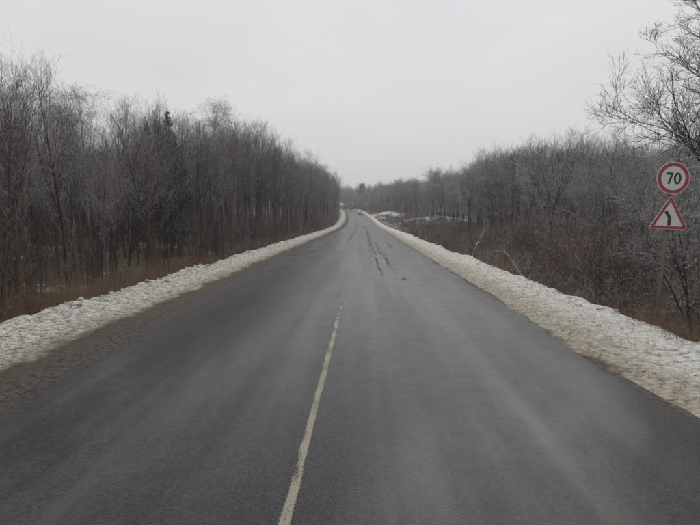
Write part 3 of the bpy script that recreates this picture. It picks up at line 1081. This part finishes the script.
# snow-covered leaning stems on the right
m_snowstem = bark('bark_snow_covered', (0.10, 0.085, 0.075), (0.16, 0.14, 0.13), 1.0, 0.05)
for pts, y, r0, lab in (
        ([(536, 308), (528, 285), (513, 262), (500, 246)], 19, 0.020, 'thin snow-covered stem leaning left over the right verge'),
        ([(470, 268), (474, 250), (483, 232), (490, 222)], 33, 0.024, 'thin pale stem leaning right beyond the scrub, right verge')):
    P3 = np.array([list(at(a, b_, y + 0.25 * i)) for i, (a, b_) in enumerate(pts)])
    if True:
        P3[0, 2] = float(ground_z(P3[0, 0], P3[0, 1])) - 0.1
    dense = np.stack([np.interp(np.linspace(0, len(P3) - 1, 14), np.arange(len(P3)), P3[:, j]) for j in range(3)], -1)
    dense += RNG.normal(size=dense.shape) * 0.012
    rad = np.linspace(r0, r0 * 0.35, 14)
    v, q = tube(dense, rad, 6)
    rng = np.random.default_rng(int(pts[0][0]))
    p, d, t, rr = spawn(rng, dense[None], rad[None], 16, 0.2, 1.0, 0.7)
    p2 = shoots(rng, p, d, lens(np.full(16, 0.5), t, rng), 4, 0.3, 0.15)
    sv, sq = seg_mesh([segs(p2, taper(rr * 0.6, np.full(16, 0.004), 4))])
    me = mesh_np('snowy_stem', np.concatenate([v, sv]), np.concatenate([q, sq + len(v)]))
    o = link('snowy_stem', me, [m_snowstem])
    set_props(o, lab, 'branch')

# ------------------------------------------------------------------ dead grass, clods
def grass(name, spots, label, mat, hmin, hmax, blades):
    rng = np.random.default_rng(len(spots))
    N = len(spots)
    base = np.repeat(np.array(spots), blades, 0)
    M = len(base)
    base[:, :2] += rng.normal(size=(M, 2)) * 0.10
    h = rng.uniform(hmin, hmax, M)
    d = np.stack([rng.normal(size=M) * 0.35, rng.normal(size=M) * 0.35, np.ones(M)], -1)
    base[:, 2] -= 0.06
    p = shoots(rng, base, d, h, 4, -0.55, 0.16)
    r_ = taper(np.full(M, 0.0042), np.full(M, 0.0012), 4)
    v, q = seg_mesh([segs(p, r_)])
    o = link(name, mesh_np(name, v, q), [mat])
    return set_props(o, label, None, None, 'stuff')


def grass_mat(name, c1, c2):
    m, n, l, b = new_mat(name)
    geo = n.new('ShaderNodeNewGeometry')
    c = mixc(n, l, noise(n, l, geo.outputs['Position'], 1.3, 4), c1, c2)
    l.new(c, b.inputs['Base Color']); b.inputs['Roughness'].default_value = 0.85
    return m


M_GR1 = grass_mat('dead_grass_brown', (0.090, 0.056, 0.031), (0.22, 0.145, 0.085))
M_GR2 = grass_mat('dead_grass_straw', (0.16, 0.12, 0.07), (0.32, 0.25, 0.15))
sp = []
for _ in range(3300):
    y = 9 + 110 * random.random() ** 1.5; u = ROAD_L - VERGE_L - random.uniform(-0.05, 4.6)
    if vnoise(y * 0.12, u * 0.3, 5) < 0.22:
        continue
    sp.append((u, y))
sp = seat(sp)
grass('dead_grass', sp, 'rusty brown dead grass along the foot of the left wood', M_GR1, 0.45, 1.25, 11)
sp = []
for _ in range(2400):
    y = 7 + 120 * random.random() ** 2.0; u = ROAD_R + VERGE_R + random.uniform(-0.05, 3.2)
    if y > 55:
        u += random.uniform(0, 4)
    sp.append((u, y))
sp = seat(sp)
grass('dead_grass', sp, 'straw-coloured dead grass behind the right snow verge', M_GR1, 0.2, 0.6, 9)
sp = []
for _ in range(2200):
    y = 3.5 + 42 * random.random() ** 1.5; side = random.random() < 0.62
    u = ROAD_L - random.uniform(0.7, VERGE_L + 0.1) if side else ROAD_R + random.uniform(0.25, VERGE_R + 0.1)
    sp.append((u, y))
sp = seat(sp)
grass('dead_grass', sp, 'short straw blades poking through the snow of the verges', M_GR2, 0.08, 0.16, 4)


def clods(name, label, spots, mat, smin, smax):
    bm = bmesh.new()
    bmesh.ops.create_icosphere(bm, subdivisions=2 if smax > 0.05 else 1, radius=1.0)
    base = np.array([v.co for v in bm.verts]); tri = np.array([[v.index for v in f.verts] for f in bm.faces])
    bm.free()
    rng = np.random.default_rng(len(spots))
    spots = np.asarray(spots); N = len(spots)
    s_ = (smin + (smax - smin) * rng.random(N) ** 1.6)[:, None, None]
    off = rng.uniform(0, 50, (N, 1))
    k = 1 + 1.5 * 0.5 * (vnoise(base[None, :, 0] * 1.3 + off, base[None, :, 1] * 1.3 + base[None, :, 2] * 1.7, 3) - 0.5) * 2
    sc3 = np.stack([rng.uniform(0.8, 1.5, N), rng.uniform(0.8, 1.5, N), rng.uniform(0.4, 0.75, N)], -1)[:, None]
    v = base[None] * sc3 * k[..., None] * s_ + spots[:, None]
    v[..., 2] += s_[..., 0] * 0.05
    q = (tri[None] + (np.arange(N) * len(base))[:, None, None]).reshape(-1, 3)
    o = link(name, mesh_np(name, v.reshape(-1, 3), q), [mat])
    return set_props(o, label, None, None, 'stuff')


m, n, l, b = new_mat('snow_lump')
geo = n.new('ShaderNodeNewGeometry')
g = noise(n, l, geo.outputs['Position'], 24, 5, 0.7)
c = mixc(n, l, g, (0.50, 0.49, 0.47), (0.72, 0.72, 0.72))
c = mixc(n, l, ramp(n, l, noise(n, l, geo.outputs['Position'], 9, 4), 0.48, 0.60), c, (0.12, 0.10, 0.075))
l.new(c, b.inputs['Base Color']); b.inputs['Roughness'].default_value = 0.85
bump(n, l, b, g, 0.8, 0.03)
M_LUMP = m
sp = []
for _ in range(330):
    y = 6 + 90 * random.random() ** 1.4
    u = ROAD_L - VERGE_L + random.gauss(0.15, 0.22)
    x = float(road_x(y)) + u
    if vnoise(y * 0.7, 3.3, 8) > 0.35:
        sp.append((u, y))
sp = seat(sp)
clods('snow', 'ploughed lumps of dirty snow along the crest of the left verge', sp, M_LUMP, 0.025, 0.085)
sp = []
for _ in range(150):
    y = 5 + 70 * random.random() ** 1.5
    sp.append((ROAD_R + VERGE_R + random.gauss(-0.1, 0.22), y))
sp = seat(sp)
clods('snow', 'small lumps of snow along the crest of the right verge', sp, M_LUMP, 0.02, 0.06)
M_MUD = plain('mud_crumb', (0.06, 0.05, 0.04), 0.8, var=0.4, scale=20)
sp = []
for _ in range(700):
    y = 3 + 45 * random.random() ** 1.6
    sp.append((ROAD_L - random.uniform(-0.1, 0.75), y))
sp = seat(sp, True)
clods('mud', 'crumbs of mud and grit along the left edge of the asphalt', sp, M_MUD, 0.005, 0.018)
sp = []
for _ in range(1700):
    y = 3.5 + 40 * random.random() ** 1.7
    sp.append((ROAD_L - random.uniform(0.6, VERGE_L) if random.random() < 0.5 else ROAD_R + random.uniform(0.05, VERGE_R), y))
sp = seat(sp)
clods('gravel', 'scattered grit and clods lying on the snow of both verges', sp, M_MUD, 0.004, 0.014)
# ------------------------------------------------------------------ road sign
M_WHITE = plain('sign_white', (0.47, 0.48, 0.47), 0.45, var=0.06, scale=6)
M_RED = plain('sign_red', (0.27, 0.022, 0.035), 0.45, var=0.12, scale=6)
M_BLACK = plain('sign_black', (0.012, 0.014, 0.018), 0.5)
M_POLE = plain('weathered_pole', (0.105, 0.10, 0.075), 0.8, var=0.3, scale=9)
M_GALV = plain('galvanised_steel', (0.36, 0.37, 0.37), 0.5, 0.6)


def prism(name, loops, y0, y1, mat, parent, holes=None):
    """flat shape in XZ, front at y0, back at y1; loops = outer [(x,z)], holes = inner loop with as many points"""
    bm = bmesh.new()
    f = [bm.verts.new((x, y0, z)) for x, z in loops]
    k = [bm.verts.new((x, y1, z)) for x, z in loops]
    N = len(f)
    for i in range(N):
        bm.faces.new((f[i], f[(i + 1) % N], k[(i + 1) % N], k[i]))
    if holes:
        hf = [bm.verts.new((x, y0, z)) for x, z in holes]
        hk = [bm.verts.new((x, y1, z)) for x, z in holes]
        for i in range(N):
            j = (i + 1) % N
            bm.faces.new((f[i], f[j], hf[j], hf[i])); bm.faces.new((k[i], k[j], hk[j], hk[i])); bm.faces.new((hf[i], hf[j], hk[j], hk[i]))
    else:
        bm.faces.new(f); bm.faces.new(k[::-1])
    return link(name, bm_mesh(name, bm), [mat], parent)


def circ(r, N=48, cx=0, cz=0, ex=1.0):
    return [(cx + r * ex * math.cos(i / N * 2 * math.pi), cz + r * math.sin(i / N * 2 * math.pi)) for i in range(N)]


def round_tri(side, rad, N=8):
    h = side * math.sqrt(3) / 2
    inner = side - 2 * rad * math.sqrt(3)
    hh = inner * math.sqrt(3) / 2
    cs_ = [(0, hh * 2 / 3), (-inner / 2, -hh / 3), (inner / 2, -hh / 3)]
    out = []
    for (cx, cz), a0 in zip(cs_, (30, 150, 270)):
        for i in range(N + 1):
            a = R(a0 + 120 * i / N)
            out.append((cx + rad * math.cos(a), cz + rad * math.sin(a)))
    return out


SY = 10.15
cc = at(671, 178.5, SY)
tl, tr_, ta = at(647.4, 227.8, SY), at(684.2, 229.4, SY), at(669.3, 196.3, SY)
pole_bot = at(657, 318, SY); pole_top = at(668.5, 192, SY + 0.0)
ax = (cc - at(657.6, 318, SY)).normalized()
gz = float(ground_z(pole_bot.x, SY))
t0 = (gz - 0.4 - pole_bot.z) / ax.z
foot = pole_bot + ax * t0
sign = empty('road_sign', foot)
lean = math.atan2(ax.x, ax.z)
sign.rotation_euler = (0, lean, 0)
set_props(sign, 'speed limit 70 disc over red triangle bend sign on leaning pole', 'road sign')
Lp = (cc - foot).length
bm = bmesh.new()
bmesh.ops.create_cone(bm, cap_ends=True, segments=14, radius1=0.038, radius2=0.036, depth=Lp + 0.22, matrix=Matrix.Translation((0, 0, (Lp + 0.22) / 2)))
bmesh.ops.create_cone(bm, cap_ends=True, segments=14, radius1=0.040, radius2=0.028, depth=0.02, matrix=Matrix.Translation((0, 0, Lp + 0.232)))
link('pole', bm_mesh('pole', bm, True), [M_POLE], sign)


def plate_at(name, p, extra=0.0):
    loc = Matrix.Rotation(-lean, 4, 'Y') @ (p - foot)
    return loc


lc = plate_at('', cc)
disc = prism('round_plate', circ(0.300), 0, 0.012, M_WHITE, sign)
disc.location = (lc.x, -0.075, lc.z)
ring = prism('red_ring', circ(0.287), -0.003, -0.0005, M_RED, disc, circ(0.222))
# numerals 7 and 0
dg = 0.105
seven = [(-0.135, dg), (-0.008, dg), (-0.008, dg - 0.036), (-0.060, -dg), (-0.101, -dg), (-0.048, dg - 0.042), (-0.135, dg - 0.042)]
prism('numeral', seven, -0.004, -0.0006, M_BLACK, disc)
zo = circ(0.108, 40, 0.078, 0, 0.62); zi = circ(0.072, 40, 0.078, 0, 0.42)
prism('numeral', zo, -0.004, -0.0006, M_BLACK, disc, zi)
tcen = (tl + tr_ + ta) / 3
lt = plate_at('', tcen)
tri = prism('triangle_plate', round_tri(0.735, 0.035), 0, 0.012, M_WHITE, sign)
tri.location = (lt.x, -0.075, lt.z)
prism('red_border', round_tri(0.705, 0.026), -0.003, -0.0005, M_RED, tri, round_tri(0.525, 0.012))
bend_ = [(0.034, -0.125), (0.034, 0.032), (-0.048, 0.150), (-0.096, 0.118), (-0.024, 0.014), (-0.024, -0.125)]
prism('bend_arrow', [(x - 0.002, z - 0.012) for x, z in bend_], -0.004, -0.0006, M_BLACK, tri)
for pl, zz in ((disc, (0.12, -0.12)), (tri, (0.16, -0.08))):
    for z in zz:
        bm = bmesh.new()
        bmesh.ops.create_cube(bm, size=1.0, matrix=Matrix.Translation((0 - pl.location.x, 0.042, z)) @ Matrix.Diagonal((0.13, 0.060, 0.03, 1)))
        link('clamp', bm_mesh('clamp', bm), [M_GALV], pl)

# ------------------------------------------------------------------ culvert railing on the right
M_RAILW = plain('whitewashed_concrete', (0.55, 0.54, 0.50), 0.8, var=0.2, scale=4)
M_RAILS = plain('rail_dull', (0.30, 0.28, 0.22), 0.7, var=0.2, scale=4)
rl = empty('roadside_railing', (float(road_x(112)) + ROAD_R + VERGE_R + 0.45, 112, float(road_z(112))))
set_props(rl, 'low whitish post-and-rail barrier behind the far right verge', 'railing')
base = np.array(rl.location)
for y in np.arange(86, 139, 3.5):
    x = float(road_x(y)) + ROAD_R + VERGE_R + 0.45
    bm = bmesh.new()
    bmesh.ops.create_cube(bm, size=1.0, matrix=Matrix.Diagonal((0.16, 0.22, 1.25, 1)))
    bmesh.ops.bevel(bm, geom=bm.edges[:], offset=0.02, segments=1, affect='EDGES')
    o = link('post', bm_mesh('post', bm), [M_RAILW], rl)
    o.location = (x - base[0], y - base[1], float(road_z(y)) - 0.12 - base[2])
yy = np.arange(85.5, 138.5, 1.0)
for zo_, rr in ((0.42, 0.045), (0.16, 0.035)):
    P3 = np.stack([road_x(yy) + ROAD_R + VERGE_R + 0.45 - 0.12 - base[0], yy - base[1], road_z(yy) + zo_ - base[2]], -1)
    v, q = tube(P3, np.full(len(yy), rr), 6)
    link('rail', mesh_np('rail', v, q), [M_RAILS], rl)

# ------------------------------------------------------------------ two far vehicles
def loft(name, sections, mat, parent):
    """sections: list of (y, [(x,z)...]) with equal counts"""
    bm = bmesh.new()
    rings = [[bm.verts.new((x, y, z)) for x, z in pts] for y, pts in sections]
    for a, c in zip(rings[:-1], rings[1:]):
        N = len(a)
        for i in range(N):
            bm.faces.new((a[i], a[(i + 1) % N], c[(i + 1) % N], c[i]))
    bm.faces.new(rings[0][::-1]); bm.faces.new(rings[-1])
    bmesh.ops.bevel(bm, geom=bm.edges[:], offset=0.025, segments=2, affect='EDGES')
    return link(name, bm_mesh(name, bm, True), [mat], parent)


M_GLASS = plain('car_glass', (0.02, 0.024, 0.028), 0.08)
M_TYRE = plain('tyre_rubber', (0.02, 0.02, 0.02), 0.85)
M_RIM = plain('wheel_rim', (0.35, 0.35, 0.36), 0.35, 0.8)
M_LAMP = plain('tail_lamp_red', (0.35, 0.02, 0.015), 0.25)
M_PLATE = plain('number_plate', (0.6, 0.6, 0.58), 0.5)
M_BUMP = plain('bumper_dark', (0.03, 0.03, 0.032), 0.6)


def car(loc, rz, paint, label, pitch):
    e = empty('car', loc, rz)
    e.rotation_euler = (pitch, 0, rz)
    set_props(e, label, 'car')

    def sec(y, hw, z0, z1, t=0.86):
        return (y, [(-hw, z0), (hw, z0), (hw * 1.0, (z0 + z1) * 0.55), (hw * t, z1), (-hw * t, z1), (-hw * 1.0, (z0 + z1) * 0.55)])
    loft('body', [sec(-2.05, 0.74, 0.34, 0.82), sec(-1.9, 0.82, 0.24, 0.93), sec(-1.0, 0.86, 0.20, 0.96), sec(0.9, 0.86, 0.20, 0.92), sec(1.8, 0.80, 0.24, 0.80), sec(2.05, 0.70, 0.34, 0.66)], paint, e)
    loft('cabin', [sec(-1.75, 0.70, 0.90, 0.96), sec(-1.35, 0.72, 0.90, 1.40, 0.80), sec(0.05, 0.74, 0.90, 1.46, 0.80), sec(0.95, 0.72, 0.88, 0.97)], paint, e)
    # windows, standing 4 mm off the cabin
    for s in (-1, 1):
        bm = bmesh.new()
        vs_ = [bm.verts.new(p) for p in ((s * 0.742, -1.28, 0.99), (s * 0.748, 0.62, 0.99), (s * 0.64, 0.02, 1.38), (s * 0.632, -1.18, 1.34))]
        bm.faces.new(vs_)
        r = bmesh.ops.extrude_face_region(bm, geom=bm.faces[:])
        for v in [g for g in r['geom'] if isinstance(g, bmesh.types.BMVert)]:
            v.co.x -= s * 0.03
        link('side_window', bm_mesh('side_window', bm), [M_GLASS], e)
    for nm, pts, dy in (('rear_window', ((-0.60, -1.73, 1.0), (0.60, -1.73, 1.0), (0.54, -1.43, 1.36), (-0.54, -1.43, 1.36)), 0.04), ('windscreen', ((-0.62, 0.94, 1.0), (0.62, 0.94, 1.0), (0.56, 0.18, 1.42), (-0.56, 0.18, 1.42)), -0.04)):
        bm = bmesh.new()
        bm.faces.new([bm.verts.new(p) for p in pts])
        r = bmesh.ops.extrude_face_region(bm, geom=bm.faces[:])
        for v in [g for g in r['geom'] if isinstance(g, bmesh.types.BMVert)]:
            v.co.y += dy
        link(nm, bm_mesh(nm, bm), [M_GLASS], e)
    for sx_ in (-1, 1):
        for y in (-1.28, 1.25):
            bm = bmesh.new()
            bmesh.ops.create_cone(bm, cap_ends=True, segments=20, radius1=0.31, radius2=0.31, depth=0.2, matrix=Matrix.Rotation(R(90), 4, 'Y'))
            bmesh.ops.bevel(bm, geom=[g for g in bm.edges if len(g.link_faces) == 2 and abs(g.calc_face_angle(0)) > 1], offset=0.03, segments=2, affect='EDGES')
            wh = link('wheel', bm_mesh('wheel', bm, True), [M_TYRE], e)
            wh.location = (sx_ * 0.78, y, 0.31)
            bm = bmesh.new()
            bmesh.ops.create_cone(bm, cap_ends=True, segments=16, radius1=0.19, radius2=0.16, depth=0.03, matrix=Matrix.Translation((sx_ * 0.105, 0, 0)) @ Matrix.Rotation(R(90), 4, 'Y'))
            link('rim', bm_mesh('rim', bm), [M_RIM], wh)
        bm = bmesh.new()
        bmesh.ops.create_cube(bm, size=1.0, matrix=Matrix.Translation((sx_ * 0.62, -1.99, 0.76)) @ Matrix.Diagonal((0.2, 0.12, 0.15, 1)))
        bmesh.ops.bevel(bm, geom=bm.edges[:], offset=0.02, segments=1, affect='EDGES')
        link('tail_lamp', bm_mesh('tail_lamp', bm), [M_LAMP], e)
    bm = bmesh.new()
    bmesh.ops.create_cube(bm, size=1.0, matrix=Matrix.Translation((0, -2.03, 0.40)) @ Matrix.Diagonal((1.5, 0.14, 0.26, 1)))
    bmesh.ops.bevel(bm, geom=bm.edges[:], offset=0.03, segments=2, affect='EDGES')
    link('bumper', bm_mesh('bumper', bm), [M_BUMP], e)
    bm = bmesh.new()
    bmesh.ops.create_cube(bm, size=1.0, matrix=Matrix.Translation((0, -2.105, 0.45)) @ Matrix.Diagonal((0.52, 0.012, 0.11, 1)))
    link('number_plate', bm_mesh('number_plate', bm), [M_PLATE], e)
    return e


def road_pose(y, off):
    x = float(road_x(y)) + off
    z = float(road_h(np.float64(off), np.float64(y)))
    rz = math.atan2(-(float(road_x(y + 2)) - float(road_x(y - 2))), 4.0)
    return (x, y, z + 0.005), rz, math.atan2(float(road_z(y + 2) - road_z(y - 2)), 4.0)


for y, off, colr, lab in ((218, 1.75, (0.72, 0.73, 0.74), 'small white car driving away up the far slope'), (322, 1.8, (0.03, 0.032, 0.036), 'dark car on the crest where the road disappears')):
    loc, rz, pt = road_pose(y, off)
    car(loc, rz, plain('car_paint_' + lab.split()[0] + '_' + lab.split()[1], colr, 0.3, 0.0, 0.04), lab, pt)

# ------------------------------------------------------------------ damp winter air
def make_haze(density):
    bm = bmesh.new()
    x0, x1, y0, y1, z0, z1 = -346, 346, -66, 768, -6, 40
    bmesh.ops.create_cube(bm, size=1.0, matrix=Matrix.Translation(((x0 + x1) / 2, (y0 + y1) / 2, (z0 + z1) / 2)) @ Matrix.Diagonal((x1 - x0, y1 - y0, z1 - z0, 1)))
    m = bpy.data.materials.new('damp_air')
    m.use_nodes = True
    nt = m.node_tree
    nt.nodes.clear()
    out = nt.nodes.new('ShaderNodeOutputMaterial')
    pv = nt.nodes.new('ShaderNodeVolumePrincipled')
    pv.inputs['Color'].default_value = (0.93, 0.95, 0.97, 1)
    pv.inputs['Density'].default_value = density
    pv.inputs['Anisotropy'].default_value = 0.2
    nt.links.new(pv.outputs[0], out.inputs['Volume'])
    o = link('haze', bm_mesh('haze', bm), [m])
    set_props(o, 'thin pale winter haze in the air', None, None, 'stuff')


make_haze(0.0008)
